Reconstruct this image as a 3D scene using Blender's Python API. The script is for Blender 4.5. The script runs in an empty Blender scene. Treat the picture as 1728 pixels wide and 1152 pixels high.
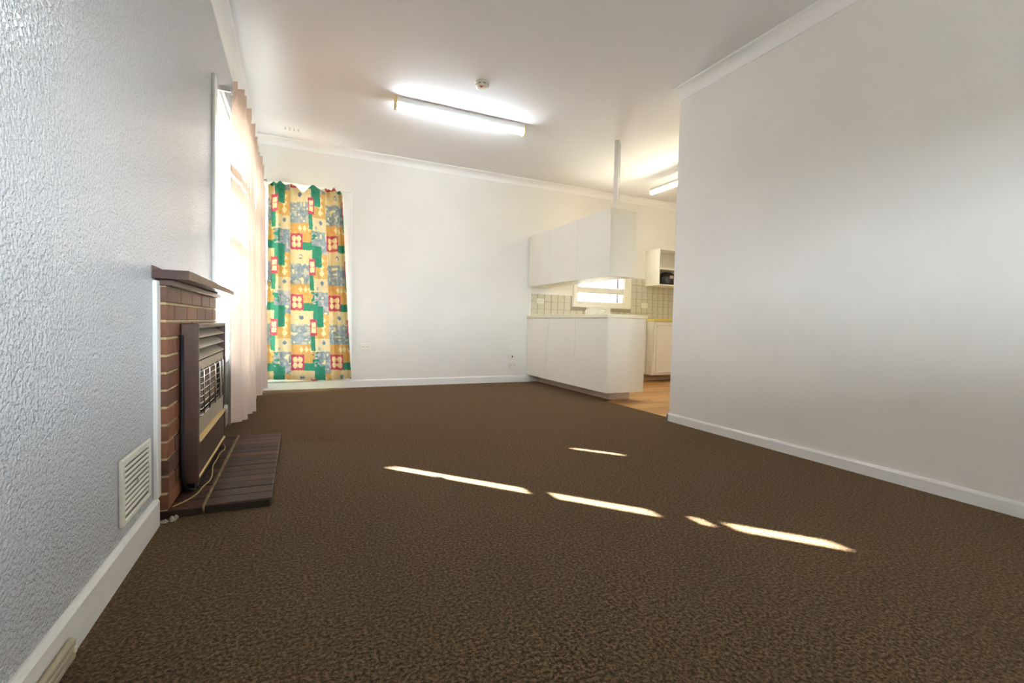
import bpy, bmesh, math, random
from mathutils import Matrix, Vector
random.seed(7)
SC = bpy.context.scene
COL = SC.collection

# ------------------------------------------------------------------ camera, sky, sun, exposure
L, R, E, HC = 5.661, 3.300, 2.96, 2.70          # far wall, right wall, end of right wall, ceiling
cam = bpy.data.cameras.new('camera')
cam.sensor_fit = 'HORIZONTAL'; cam.sensor_width = 36.0; cam.lens = 786.016 / 1728 * 36
cam.clip_start = 0.02; cam.clip_end = 300
camo = bpy.data.objects.new('camera', cam); COL.objects.link(camo)
_r = Vector((0.90838, -0.41749, 0.02340)); _u = Vector((-0.00569, 0.04362, 0.99903)); _f = Vector((0.41811, 0.90763, -0.03724))
M = Matrix.Identity(4)
for i in range(3):
    M[i][0], M[i][1], M[i][2] = _r[i], _u[i], -_f[i]
M.translation = Vector((0.4752, 0.0, 0.7769))
camo.matrix_world = M
SC.camera = camo

SUN_DIR = Vector((0.667, -0.742, -0.604)).normalized()      # the way the light travels
W = bpy.data.worlds.new('sky'); SC.world = W; W.use_nodes = True
nt = W.node_tree; nt.nodes.clear()
bg = nt.nodes.new('ShaderNodeBackground'); wo = nt.nodes.new('ShaderNodeOutputWorld')
bg.inputs['Color'].default_value = (0.82, 0.905, 1.0, 1); bg.inputs['Strength'].default_value = 15.5
nt.links.new(bg.outputs[0], wo.inputs[0])
sun = bpy.data.lights.new('sun', 'SUN'); sun.energy = 32.0; sun.angle = math.radians(0.53); sun.color = (1.0, 0.97, 0.92)
suno = bpy.data.objects.new('sun', sun); COL.objects.link(suno)
suno.rotation_euler = SUN_DIR.to_track_quat('-Z', 'Y').to_euler()
suno.location = (-6, 10, 8)
SC.view_settings.view_transform = 'Standard'; SC.view_settings.look = 'None'
SC.view_settings.exposure = 2.24; SC.view_settings.gamma = 1.0; SC.view_settings.use_curve_mapping = False
cy = SC.cycles
cy.use_denoising = True
cy.max_bounces = 10; cy.diffuse_bounces = 7; cy.glossy_bounces = 4; cy.transparent_max_bounces = 12; cy.transmission_bounces = 6
cy.sample_clamp_indirect = 6.0
cy.caustics_reflective = False; cy.caustics_refractive = False

def portal(loc, rot, sx, sy):
    li = bpy.data.lights.new('sky_portal', 'AREA'); li.shape = 'RECTANGLE'; li.size = sx; li.size_y = sy
    li.cycles.is_portal = True
    o = bpy.data.objects.new('sky_portal', li); COL.objects.link(o); o.location = loc; o.rotation_euler = rot
LW = (3.45, 5.45, 0.50, 2.195)       # left window opening: y0 y1 z0 z1
FW = (0.10, 0.935, 0.13, 2.17)      # far window opening: x0 x1 z0 z1
KW = (4.09, 4.90, 1.12, 1.95)       # kitchen window opening
BY = -1.6                           # back wall
BW = (0.30, 2.05, 0.98, 1.64)       # unseen window added behind the camera for daylight
RW = (-1.50, 0.10, 0.85, 1.28)      # window added out of view in the right wall for daylight: y0 y1 z0 z1
hp = math.pi / 2
portal((-.16, (LW[0]+LW[1])/2, (LW[2]+LW[3])/2), (0, -hp, 0), LW[3]-LW[2], LW[1]-LW[0])
portal(((FW[0]+FW[1])/2, L+.16, (FW[2]+FW[3])/2), (-hp, 0, 0), FW[1]-FW[0], FW[3]-FW[2])
portal(((KW[0]+KW[1])/2, L+.16, (KW[2]+KW[3])/2), (-hp, 0, 0), KW[1]-KW[0], KW[3]-KW[2])
portal((R+.13, (RW[0]+RW[1])/2, (RW[2]+RW[3])/2), (0, hp, 0), RW[3]-RW[2], RW[1]-RW[0])
portal(((BW[0]+BW[1])/2, BY-.16, (BW[2]+BW[3])/2), (hp, 0, 0), BW[1]-BW[0], BW[3]-BW[2])

# ------------------------------------------------------------------ materials
def lin(c):
    return tuple(((v/255/12.92) if v/255 <= .04045 else ((v/255+.055)/1.055)**2.4) for v in c)
def mat(name, color, rough=.6, spec=.5, metal=0., noise=None, bump=None, emit=None, coat=0.):
    """noise=(scale, amount) varies the colour; bump=(scale, strength, distance)"""
    m = bpy.data.materials.new(name); m.use_nodes = True
    n = m.node_tree; b = n.nodes['Principled BSDF']
    b.inputs['Base Color'].default_value = (*color, 1); b.inputs['Roughness'].default_value = rough
    b.inputs['Specular IOR Level'].default_value = spec; b.inputs['Metallic'].default_value = metal
    b.inputs['Coat Weight'].default_value = coat
    tc = n.nodes.new('ShaderNodeTexCoord')
    if noise:
        t = n.nodes.new('ShaderNodeTexNoise'); t.inputs['Scale'].default_value = noise[0]; t.inputs['Detail'].default_value = 4
        n.links.new(tc.outputs['Object'], t.inputs['Vector'])
        r = n.nodes.new('ShaderNodeValToRGB'); a = noise[1]
        r.color_ramp.elements[0].position = .3; r.color_ramp.elements[1].position = .7
        r.color_ramp.elements[0].color = (*[c*(1-a) for c in color], 1); r.color_ramp.elements[1].color = (*[min(1, c*(1+a)) for c in color], 1)
        n.links.new(t.outputs['Fac'], r.inputs['Fac']); n.links.new(r.outputs['Color'], b.inputs['Base Color'])
    if bump:
        t = n.nodes.new('ShaderNodeTexNoise'); t.inputs['Scale'].default_value = bump[0]; t.inputs['Detail'].default_value = 2
        n.links.new(tc.outputs['Object'], t.inputs['Vector'])
        bp = n.nodes.new('ShaderNodeBump'); bp.inputs['Strength'].default_value = bump[1]; bp.inputs['Distance'].default_value = bump[2]
        n.links.new(t.outputs['Fac'], bp.inputs['Height']); n.links.new(bp.outputs['Normal'], b.inputs['Normal'])
    if emit:
        b.inputs['Emission Color'].default_value = (*emit[0], 1); b.inputs['Emission Strength'].default_value = emit[1]
    return m
MT = {}
MT['wall'] = mat('cream_wall_paint', (.81, .785, .745), .55, .3, noise=(2.5, .02), bump=(90, .12, .002))
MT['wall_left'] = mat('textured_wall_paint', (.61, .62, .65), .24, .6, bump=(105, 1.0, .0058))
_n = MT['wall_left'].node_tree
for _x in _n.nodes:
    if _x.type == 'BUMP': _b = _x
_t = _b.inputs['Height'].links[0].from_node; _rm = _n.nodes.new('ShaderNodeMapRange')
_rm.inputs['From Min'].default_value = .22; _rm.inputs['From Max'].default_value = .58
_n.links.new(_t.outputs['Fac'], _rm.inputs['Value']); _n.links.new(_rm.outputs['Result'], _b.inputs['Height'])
MT['ceiling'] = mat('ceiling_paint', (.81, .795, .80), .7, .2, noise=(1.2, .015))
MT['trim'] = mat('white_gloss_trim', (.86, .85, .83), .35, .45, noise=(6, .02))
MT['cornice'] = mat('cornice_plaster', (.88, .87, .86), .6, .3)
MT['cream'] = mat('cream_laminate', (.82, .785, .70), .4, .4, noise=(3, .015))
MT['bench'] = mat('bench_laminate', (.80, .75, .56), .35, .4)
MT['benchk'] = mat('yellow_bench_laminate', (.72, .60, .16), .4, .4)
MT['tile'] = mat('beige_tile', (.60, .565, .46), .25, .5, noise=(14, .10))
MT['grout'] = mat('grout', (.36, .31, .23), .9, .1)
MT['plastic'] = mat('ivory_plastic', (.80, .76, .66), .35, .4)
MT['yellowed'] = mat('yellowed_plastic', (.70, .55, .24), .4, .4)
MT['metalwhite'] = mat('white_enamel', (.74, .74, .72), .35, .4)
MT['chrome'] = mat('chrome', (.80, .80, .80), .18, .5, 1.0)
MT['gold'] = mat('brass_trim', (.62, .46, .18), .35, .5, .8)
MT['black'] = mat('black_plastic', (.012, .012, .014), .35, .5)
MT['darkgrey'] = mat('dark_grey_plastic', (.06, .06, .065), .4, .5)
MT['rubber'] = mat('black_rubber', (.02, .02, .022), .6, .3)
MT['fireback'] = mat('firebox_metal', (.10, .08, .065), .5, .4, .3)
MT['radiant'] = mat('ceramic_radiant', (.30, .20, .14), .8, .2, noise=(60, .3))
MT['louver'] = mat('bronze_enamel', (.46, .39, .30), .35, .5, .15)
MT['mortar'] = mat('mortar', (.52, .41, .24), .9, .1, noise=(40, .2), bump=(150, .5, .003))
MT['joint'] = mat('hearth_joint', (.26, .19, .10), .9, .1, noise=(30, .35))
MT['cord'] = mat('yellow_cord', (.44, .33, .12), .5, .3)
MT['red'] = mat('red_plastic', (.55, .06, .06), .4, .4)
MT['concrete'] = mat('pale_paving', (.55, .52, .47), .9, .1, noise=(1.5, .15))
MT['fence'] = mat('added_weathered_fence', (.20, .17, .14), .9, .1, noise=(3, .2))  # only for the unseen fences added to block sky light
MT['roof'] = mat('added_roof_sheet', (.35, .33, .31), .7, .2)  # only for the added roofs and eave that hold back light
MT['chip'] = mat('plaster_chip', (.55, .50, .42), .9, .1)
MT['kick'] = mat('bare_kick_board', (.66, .56, .44), .6, .3, noise=(4, .05))
MT['tube'] = mat('lounge_tube', (.9, .9, .9), .4, .2, emit=((.81, .92, 1.0), 15.0))
MT['tubek'] = mat('kitchen_tube', (.9, .9, .8), .4, .2, emit=((1.0, .91, .62), 11.0))

def brick_mat(name, c1, c2, rough):
    m = bpy.data.materials.new(name); m.use_nodes = True; n = m.node_tree; b = n.nodes['Principled BSDF']
    oi = n.nodes.new('ShaderNodeObjectInfo'); tc = n.nodes.new('ShaderNodeTexCoord')
    t = n.nodes.new('ShaderNodeTexNoise'); t.inputs['Scale'].default_value = 22; t.inputs['Detail'].default_value = 5
    n.links.new(tc.outputs['Object'], t.inputs['Vector'])
    ad = n.nodes.new('ShaderNodeMath'); ad.operation = 'MULTIPLY_ADD'; ad.inputs[1].default_value = .6; ad.inputs[2].default_value = -.05
    n.links.new(oi.outputs['Random'], ad.inputs[0])
    a2 = n.nodes.new('ShaderNodeMath'); a2.operation = 'MULTIPLY_ADD'; a2.inputs[1].default_value = .6
    n.links.new(t.outputs['Fac'], a2.inputs[0]); n.links.new(ad.outputs[0], a2.inputs[2])
    r = n.nodes.new('ShaderNodeValToRGB')
    r.color_ramp.elements[0].color = (*c1, 1); r.color_ramp.elements[1].color = (*c2, 1)
    r.color_ramp.elements[0].position = .15; r.color_ramp.elements[1].position = .85
    n.links.new(a2.outputs[0], r.inputs[0]); n.links.new(r.outputs[0], b.inputs['Base Color'])
    b.inputs['Roughness'].default_value = rough
    bp = n.nodes.new('ShaderNodeBump'); bp.inputs['Strength'].default_value = .4; bp.inputs['Distance'].default_value = .003
    t2 = n.nodes.new('ShaderNodeTexNoise'); t2.inputs['Scale'].default_value = 130
    n.links.new(tc.outputs['Object'], t2.inputs['Vector']); n.links.new(t2.outputs['Fac'], bp.inputs['Height']); n.links.new(bp.outputs[0], b.inputs['Normal'])
    return m
MT['brick'] = brick_mat('brown_brick', (.075, .034, .022), (.24, .085, .035), .45)
MT['hearth'] = brick_mat('ribbed_hearth_brick', (.045, .026, .020), (.15, .070, .050), .40)

def wood_mat(name, c1, c2, axis, rough, scale=1.0):
    m = bpy.data.materials.new(name); m.use_nodes = True; n = m.node_tree; b = n.nodes['Principled BSDF']
    oi = n.nodes.new('ShaderNodeObjectInfo'); tc = n.nodes.new('ShaderNodeTexCoord'); mp = n.nodes.new('ShaderNodeMapping')
    s = [40*scale, 40*scale, 40*scale]; s['xyz'.index(axis)] = 2.2*scale
    mp.inputs['Scale'].default_value = s
    n.links.new(tc.outputs['Object'], mp.inputs['Vector'])
    t = n.nodes.new('ShaderNodeTexNoise'); t.inputs['Scale'].default_value = 1.0; t.inputs['Detail'].default_value = 5
    n.links.new(mp.outputs[0], t.inputs['Vector'])
    ad = n.nodes.new('ShaderNodeMath'); ad.operation = 'MULTIPLY_ADD'; ad.inputs[1].default_value = .45; ad.inputs[2].default_value = -.22
    n.links.new(oi.outputs['Random'], ad.inputs[0])
    a2 = n.nodes.new('ShaderNodeMath'); a2.operation = 'ADD'
    n.links.new(t.outputs['Fac'], a2.inputs[0]); n.links.new(ad.outputs[0], a2.inputs[1])
    r = n.nodes.new('ShaderNodeValToRGB'); r.color_ramp.elements[0].position = .25; r.color_ramp.elements[1].position = .75
    r.color_ramp.elements[0].color = (*c1, 1); r.color_ramp.elements[1].color = (*c2, 1)
    n.links.new(a2.outputs[0], r.inputs[0]); n.links.new(r.outputs[0], b.inputs['Base Color'])
    b.inputs['Roughness'].default_value = rough
    return m
MT['plank'] = wood_mat('honey_floorboard', (.42, .20, .06), (.66, .38, .14), 'x', .35)
MT['heaterwood'] = wood_mat('dark_wood_veneer', (.070, .037, .030), (.115, .058, .044), 'z', .32)
MT['mantel'] = wood_mat('dark_mantel_wood', (.060, .030, .022), (.13, .060, .042), 'y', .30)

def carpet_mat():
    m = bpy.data.materials.new('brown_loop_carpet'); m.use_nodes = True; n = m.node_tree; b = n.nodes['Principled BSDF']
    tc = n.nodes.new('ShaderNodeTexCoord')
    v = n.nodes.new('ShaderNodeTexNoise'); v.inputs['Scale'].default_value = 105; v.inputs['Detail'].default_value = 4; v.inputs['Roughness'].default_value = .75
    n.links.new(tc.outputs['Object'], v.inputs['Vector'])
    r = n.nodes.new('ShaderNodeValToRGB'); e = r.color_ramp.elements
    e[0].position = .41; e[0].color = (.019, .0120, .0068, 1); e[1].position = .61; e[1].color = (.178, .111, .060, 1)
    k = r.color_ramp.elements.new(.5); k.color = (.074, .0465, .0260, 1)
    n.links.new(v.outputs['Fac'], r.inputs[0]); n.links.new(r.outputs[0], b.inputs['Base Color'])
    b.inputs['Roughness'].default_value = .95; b.inputs['Specular IOR Level'].default_value = .1
    b.inputs['Sheen Weight'].default_value = .25; b.inputs['Sheen Tint'].default_value = (.75, .5, .28, 1); b.inputs['Sheen Roughness'].default_value = .5
    bp = n.nodes.new('ShaderNodeBump'); bp.inputs['Strength'].default_value = .8; bp.inputs['Distance'].default_value = .006
    n.links.new(v.outputs['Fac'], bp.inputs['Height']); n.links.new(bp.outputs[0], b.inputs['Normal'])
    return m
MT['carpet'] = carpet_mat()

def cloth_mat(name, color, trans, attr=None):
    m = bpy.data.materials.new(name); m.use_nodes = True; n = m.node_tree; n.nodes.clear()
    o = n.nodes.new('ShaderNodeOutputMaterial'); d = n.nodes.new('ShaderNodeBsdfDiffuse'); t = n.nodes.new('ShaderNodeBsdfTranslucent'); a = n.nodes.new('ShaderNodeAddShader')
    tc = n.nodes.new('ShaderNodeTexCoord'); w = n.nodes.new('ShaderNodeTexNoise'); w.inputs['Scale'].default_value = 260
    n.links.new(tc.outputs['Object'], w.inputs['Vector'])
    bp = n.nodes.new('ShaderNodeBump'); bp.inputs['Strength'].default_value = .15; bp.inputs['Distance'].default_value = .001
    n.links.new(w.outputs['Fac'], bp.inputs['Height']); n.links.new(bp.outputs[0], d.inputs['Normal'])
    if attr:
        c = n.nodes.new('ShaderNodeAttribute'); c.attribute_name = attr
        n.links.new(c.outputs['Color'], d.inputs['Color'])
        mx = n.nodes.new('ShaderNodeMix'); mx.data_type = 'RGBA'; mx.blend_type = 'MULTIPLY'; mx.inputs['Factor'].default_value = 1
        n.links.new(c.outputs['Color'], mx.inputs['A']); mx.inputs['B'].default_value = (trans, trans, trans, 1)
        n.links.new(mx.outputs['Result'], t.inputs['Color'])
    else:
        ge = n.nodes.new('ShaderNodeNewGeometry'); mx = n.nodes.new('ShaderNodeMix'); mx.data_type = 'RGBA'     # window side darkened, an invented lining to cut bounce onto the wall
        mx.inputs['A'].default_value = (*color, 1); mx.inputs['B'].default_value = (.22, .20, .18, 1)
        n.links.new(ge.outputs['Backfacing'], mx.inputs['Factor']); n.links.new(mx.outputs['Result'], d.inputs['Color'])
        t.inputs['Color'].default_value = (color[0]*trans, color[1]*trans*.92, color[2]*trans*.80, 1)
    n.links.new(d.outputs[0], a.inputs[0]); n.links.new(t.outputs[0], a.inputs[1]); n.links.new(a.outputs[0], o.inputs[0])
    return m
MT['pink'] = cloth_mat('peach_curtain_cloth', (.66, .52, .44), .13)
MT['print'] = cloth_mat('patchwork_print_cloth', None, .05, 'print')

def glass_mat():
    m = bpy.data.materials.new('window_glass'); m.use_nodes = True; n = m.node_tree; n.nodes.clear()
    o = n.nodes.new('ShaderNodeOutputMaterial'); t = n.nodes.new('ShaderNodeBsdfTransparent'); g = n.nodes.new('ShaderNodeBsdfGlossy'); x = n.nodes.new('ShaderNodeMixShader')
    t.inputs['Color'].default_value = (.95, .97, .96, 1); g.inputs['Roughness'].default_value = .02; x.inputs[0].default_value = .05
    n.links.new(t.outputs[0], x.inputs[1]); n.links.new(g.outputs[0], x.inputs[2]); n.links.new(x.outputs[0], o.inputs[0])
    return m
MT['glass'] = glass_mat()

# ------------------------------------------------------------------ mesh helpers
class MB:
    def __init__(s): s.bm = bmesh.new()
    def box(s, x0, x1, y0, y1, z0, z1, bev=0.):
        vs = [s.bm.verts.new(p) for p in ((x0,y0,z0),(x1,y0,z0),(x1,y1,z0),(x0,y1,z0),(x0,y0,z1),(x1,y0,z1),(x1,y1,z1),(x0,y1,z1))]
        fs = [s.bm.faces.new([vs[i] for i in q]) for q in ((0,3,2,1),(4,5,6,7),(0,1,5,4),(1,2,6,5),(2,3,7,6),(3,0,4,7))]
        if bev:
            es = list({e for f in fs for e in f.edges})
            bmesh.ops.bevel(s.bm, geom=es, offset=bev, offset_type='OFFSET', segments=1, profile=.5, affect='EDGES')
        return s
    def prism(s, prof, axis, a, b):
        """closed profile of 2D points, extruded along axis from a to b"""
        def P(u, v, t): return {'x': (t,u,v), 'y': (u,t,v), 'z': (u,v,t)}[axis]
        A = [s.bm.verts.new(P(u,v,a)) for u,v in prof]; B = [s.bm.verts.new(P(u,v,b)) for u,v in prof]
        n = len(prof)
        s.bm.faces.new(A); s.bm.faces.new(B[::-1])
        for i in range(n): s.bm.faces.new([A[i], B[i], B[(i+1)%n], A[(i+1)%n]])
        return s
    def tube(s, pts, r, seg=10):
        pts = [Vector(p) for p in pts]; rings = []; n = len(pts)
        up = Vector((0,0,1)); 
        for i, p in enumerate(pts):
            t = (pts[min(i+1,n-1)] - pts[max(i-1,0)]).normalized()
            a = t.cross(up) if abs(t.dot(up)) < .95 else t.cross(Vector((1,0,0)))
            a.normalize(); b = t.cross(a).normalized()
            rr = r[i] if isinstance(r, (list, tuple)) else r
            rings.append([s.bm.verts.new(p + a*math.cos(2*math.pi*k/seg)*rr + b*math.sin(2*math.pi*k/seg)*rr) for k in range(seg)])
        for i in range(n-1):
            for k in range(seg): s.bm.faces.new([rings[i][k], rings[i][(k+1)%seg], rings[i+1][(k+1)%seg], rings[i+1][k]])
        s.bm.faces.new(rings[0][::-1]); s.bm.faces.new(rings[-1])
        return s
    def lathe(s, prof, c, seg=32, axis='z'):
        rings = []
        for r, h in prof:
            ring = []
            for k in range(seg):
                a = 2*math.pi*k/seg; q = (math.cos(a)*r, math.sin(a)*r)
                ring.append(s.bm.verts.new({'z': (c[0]+q[0], c[1]+q[1], c[2]+h), 'x': (c[0]+h, c[1]+q[0], c[2]+q[1]), 'y': (c[0]+q[0], c[1]+h, c[2]+q[1])}[axis]))
            rings.append(ring)
        for i in range(len(rings)-1):
            for k in range(seg): s.bm.faces.new([rings[i][k], rings[i][(k+1)%seg], rings[i+1][(k+1)%seg], rings[i+1][k]])
        s.bm.faces.new(rings[0][::-1]); s.bm.faces.new(rings[-1])
        return s
    def mesh(s, name, m, smooth=False):
        bmesh.ops.recalc_face_normals(s.bm, faces=s.bm.faces)
        me = bpy.data.meshes.new(name); s.bm.to_mesh(me); s.bm.free(); me.materials.append(m)
        if smooth:
            for p in me.polygons: p.use_smooth = True
        return me
    def obj(s, name, m, parent=None, smooth=False):
        o = bpy.data.objects.new(name, s.mesh(name, m, smooth)); COL.objects.link(o)
        if parent: o.parent = parent
        return o
def bx(*a): return MB().box(*a)
def inst(name, me, loc, parent=None):
    o = bpy.data.objects.new(name, me); COL.objects.link(o); o.location = loc
    if parent: o.parent = parent
    return o
def tag(o, label, cat, group=None):
    o['label'] = label; o['category'] = cat
    if group: o['group'] = group
    return o
def struct(o, label=None):
    o['kind'] = 'structure'
    if label: o['label'] = label
    return o
def empty(name):
    o = bpy.data.objects.new(name, None); COL.objects.link(o); return o
def empty_at(name, loc):
    o = empty(name); o.location = loc; o.matrix_world = Matrix.Translation(loc); return o
def keep(root):
    """children were built in world coordinates: undo the root's offset"""
    for c in root.children: c.matrix_parent_inverse = Matrix.Translation(root.location).inverted()
def holed(axis, t0, t1, u0, u1, v0, v1, holes):
    """wall slab with rectangular holes; axis = the wall's normal; holes (u0,u1,v0,v1)"""
    mb = MB()
    us = sorted({u0, u1, *[h[0] for h in holes], *[h[1] for h in holes]}); vs = sorted({v0, v1, *[h[2] for h in holes], *[h[3] for h in holes]})
    for a, b in zip(us, us[1:]):
        for c, d in zip(vs, vs[1:]):
            mu, mv = (a+b)/2, (c+d)/2
            if any(h[0] < mu < h[1] and h[2] < mv < h[3] for h in holes): continue
            if axis == 'x': mb.box(t0, t1, a, b, c, d)
            else: mb.box(a, b, t0, t1, c, d)
    return mb

# ------------------------------------------------------------------ the shell
KX, KY = 6.30, 2.45          # kitchen: right wall, near wall
fl = MB(); fl.prism([(-.02, BY-.02), (3.40, BY-.02), (3.40, 4.0), (3.50, 4.0), (3.50, L+.02), (-.02, L+.02)], 'z', -.06, 0.0)
struct(fl.obj('floor', MT['carpet']), 'dark brown loop-pile carpet covering the lounge floor')
fk = struct(MB().prism([(3.40, KY), (KX, KY), (KX, L), (3.50, L), (3.50, 4.0), (3.40, 4.0)], 'z', -.06, -.022).obj('floor_kitchen', MT['grout']), 'honey coloured timber board floor of the kitchen')
pw = .098; k = 0; y = KY
while y < L - .01:
    y1 = min(y+pw, L); xs = 3.402 if y < 3.98 else 3.502
    cuts = [xs] + sorted(xs + .35 + random.random()*.9 + j*1.15 for j in range(2)) + [KX]
    for a, b in zip(cuts, cuts[1:]):
        me = MB().box(0, b-a-.0012, 0, y1-y-.0014, -.018, 0, .0012).mesh('plank', MT['plank'])
        inst('plank', me, (a, y, -.004), fk)
    y = y1
struct(bx(-.02, KX+.02, BY-.02, L+.02, HC, HC+.10).obj('ceiling', MT['ceiling']), 'plain off-white plaster ceiling')
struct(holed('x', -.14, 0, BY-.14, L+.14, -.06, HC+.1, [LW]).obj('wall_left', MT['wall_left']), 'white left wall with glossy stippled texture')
wf = struct(holed('y', L, L+.14, 0, KX, -.06, HC, [FW, KW]).obj('wall_far', MT['wall']), 'cream far wall running on into the kitchen')
struct(holed('x', R, R+.10, BY, E, -.02, HC, [RW]).obj('wall_right', MT['wall']), 'plain cream right wall ending at the kitchen opening')
struct(holed('y', BY-.14, BY, 0, R+.10, -.06, HC, [BW]).obj('wall_back', MT['wall']), 'cream wall behind the camera')
struct(bx(R+.10, KX, KY-.10, KY, -.06, HC).obj('wall_kitchen_near', MT['wall']), 'near wall of the kitchen')
struct(bx(KX, KX+.10, KY-.1, L+.14, -.06, HC).obj('wall_kitchen_right', MT['wall']), 'right wall of the kitchen')

def skirting(h, t=.015): return [(0, 0), (t, 0), (t, h-.012), (t-.006, h-.002), (t-.010, h), (0, h)]
def skirt_left(h):
    mb = MB(); mb.prism(skirting(h), 'y', BY, 2.085); mb.prism(skirting(.09), 'y', 3.385, L); return mb
struct(skirt_left(.105).obj('baseboard_left', MT['trim']), 'white baseboard along the left wall')
mb = MB()
for a, b in ((0.0, 3.36),): mb.prism([(L-u, v) for u, v in skirting(.088)], 'x', a, b)
struct(mb.obj('baseboard_far', MT['trim']), 'white baseboard along the far wall')
mb = MB(); mb.prism([(R-u, v) for u, v in skirting(.067)], 'y', BY, E+.014); mb.box(R-.015, R+.115, E, E+.015, 0, .066)
struct(mb.obj('baseboard_right', MT['trim']), 'scuffed white baseboard along the right wall')
# cove cornices
def cove(c=.072, n=9):
    p = [(0, 0), (c+.012, 0), (c+.012, .008), (c, .010)]
    for i in range(n+1):
        a = i/n*hp; p.append((c - (c-.006)*math.sin(a)*1.0, .012 + (c-.006)*(1-math.cos(a))))
    p += [(.006, c+.010), (0, c+.010)]
    return p
cv = cove()
struct(MB().prism([(u, HC-v) for u, v in cv], 'y', BY, L).obj('trim_1', MT['cornice']), 'coved plaster cornice along the left wall')
struct(MB().prism([(L-u, HC-v) for u, v in cv], 'x', 0, KX).obj('trim_2', MT['cornice']), 'coved plaster cornice along the far wall')
struct(MB().prism([(R-u, HC-v) for u, v in cv], 'y', BY, E).obj('trim_3', MT['cornice']), 'coved plaster cornice along the right wall with a cut end')
struct(bx(3.318, 3.345, L-.016, L, .088, 1.96, .002).obj('trim_4', MT['trim']), 'thin vertical cover strip where bench and cabinet meet the far wall')
struct(bx(0, .014, 2.062, 2.112, .105, .905, .002).obj('trim_5', MT['trim']), 'white vertical strip beside the fireplace bricks')

# splashback tiles: each tile a piece of the far wall
mb = MB(); mb.box(3.346, 4.0, L-.004, L, .88, 1.195); mb.box(4.0, 5.03, L-.004, L, .88, 1.04); mb.box(5.03, KX, L-.004, L, .88, 1.50)
mb.obj('grout_bed', MT['grout'], wf)
tp = .1055; tile_me = MB().box(0, tp-.006, -.006, 0, 0, tp-.006, .0012).mesh('tile', MT['tile'])
for ix in range(28):
    for iz in range(6):
        x, z = 3.348 + ix*tp, .889 + iz*tp*.985
        top = 1.20 if x < 3.98 else (1.05 if x < 5.02 else 1.505)
        if z + tp - .01 > top or x + tp > KX: continue
        if 3.87 < x < 3.99 and z > 1.04 and x + tp > 4.0: continue
        inst('tile', tile_me, (x, L-.003, z), wf)

# ------------------------------------------------------------------ windows
def pane(name, parent, *b): return bx(*b).obj(name, MT['glass'], parent)
# left window, behind the peach curtains
w1 = struct(empty('window_1'), 'tall white framed window behind the peach curtains in the left wall')
y0, y1, z0, z1 = LW
mb = MB(); mb.box(-.14, 0, y0, y0+.018, z0, z1); mb.box(-.14, 0, y1-.018, y1, z0, z1); mb.box(-.14, 0, y0, y1, z1-.018, z1)
mb.obj('frame', MT['trim'], w1)
bx(-.15, .035, y0-.10, y1+.10, z0-.03, z0+.018, .004).obj('window_sill', MT['trim'], w1)
for a, b, c, d in ((y0-.105, y0+.002, z0-.03, z1+.045), (y1-.002, y1+.10, z0-.03, z1+.045), (y0, y1, z1-.002, z1+.045)):
    bx(0, .016, a, b, c, d, .003).obj('architrave', MT['trim'], w1)
for a, b in ((y0+.018, y0+.082), (4.43, 4.47), (y1-.045, y1-.018)):
    bx(-.075, -.035, a, b, z0, z1, .002).obj('stile', MT['trim'], w1)
for c, d in ((z0+.018, z0+.07), (1.375, 1.432), (1.722, 1.800), (1.845, 1.880), (z1-.035, z1-.018)):
    bx(-.072, -.038, y0+.018, y1-.018, c, d, .002).obj('rail', MT['trim'], w1)
for a, b in ((y0+.082, 4.43), (4.47, y1-.045)):
    for c, d in ((z0+.07, 1.375), (1.432, 1.722), (1.880, z1-.035)): pane('pane', w1, -.058, -.054, a, b, c, d)
# far window, behind the patchwork curtain
w2 = struct(empty('window_2'), 'tall white framed window behind the patchwork curtain in the far wall')
x0, x1, z0, z1 = FW
mb = MB(); mb.box(x0, x0+.018, L, L+.14, z0, z1); mb.box(x1-.018, x1, L, L+.14, z0, z1); mb.box(x0, x1, L, L+.14, z1-.018, z1)
mb.obj('frame', MT['trim'], w2)
bx(x0-.10, x1+.10, L-.030, L+.15, z0-.040, z0+.014, .004).obj('window_sill', MT['trim'], w2)
for a, b, c, d in ((x0-.09, x0+.002, z0, z1+.075), (x1-.002, x1+.105, z0, z1+.075), (x0, x1, z1-.002, z1+.075)):
    bx(a, b, L-.018, L, c, d, .003).obj('architrave', MT['trim'], w2)
bx(x1+.055, x1+.08, L-.024, L-.017, z0+.014, z1+.06, .002).obj('architrave_bead', MT['trim'], w2)
for a, b in ((x0+.018, x0+.050), (x1-.050, x1-.018)): bx(a, b, L+.03, L+.07, z0, z1, .002).obj('stile', MT['trim'], w2)
for c, d in ((z0+.014, z0+.08), (1.14, 1.19), (z1-.07, z1-.018)): bx(x0+.018, x1-.018, L+.032, L+.068, c, d, .002).obj('rail', MT['trim'], w2)
for c, d in ((z0+.08, 1.14), (1.19, z1-.07)): pane('pane', w2, x0+.05, x1-.05, L+.048, L+.052, c, d)
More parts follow.
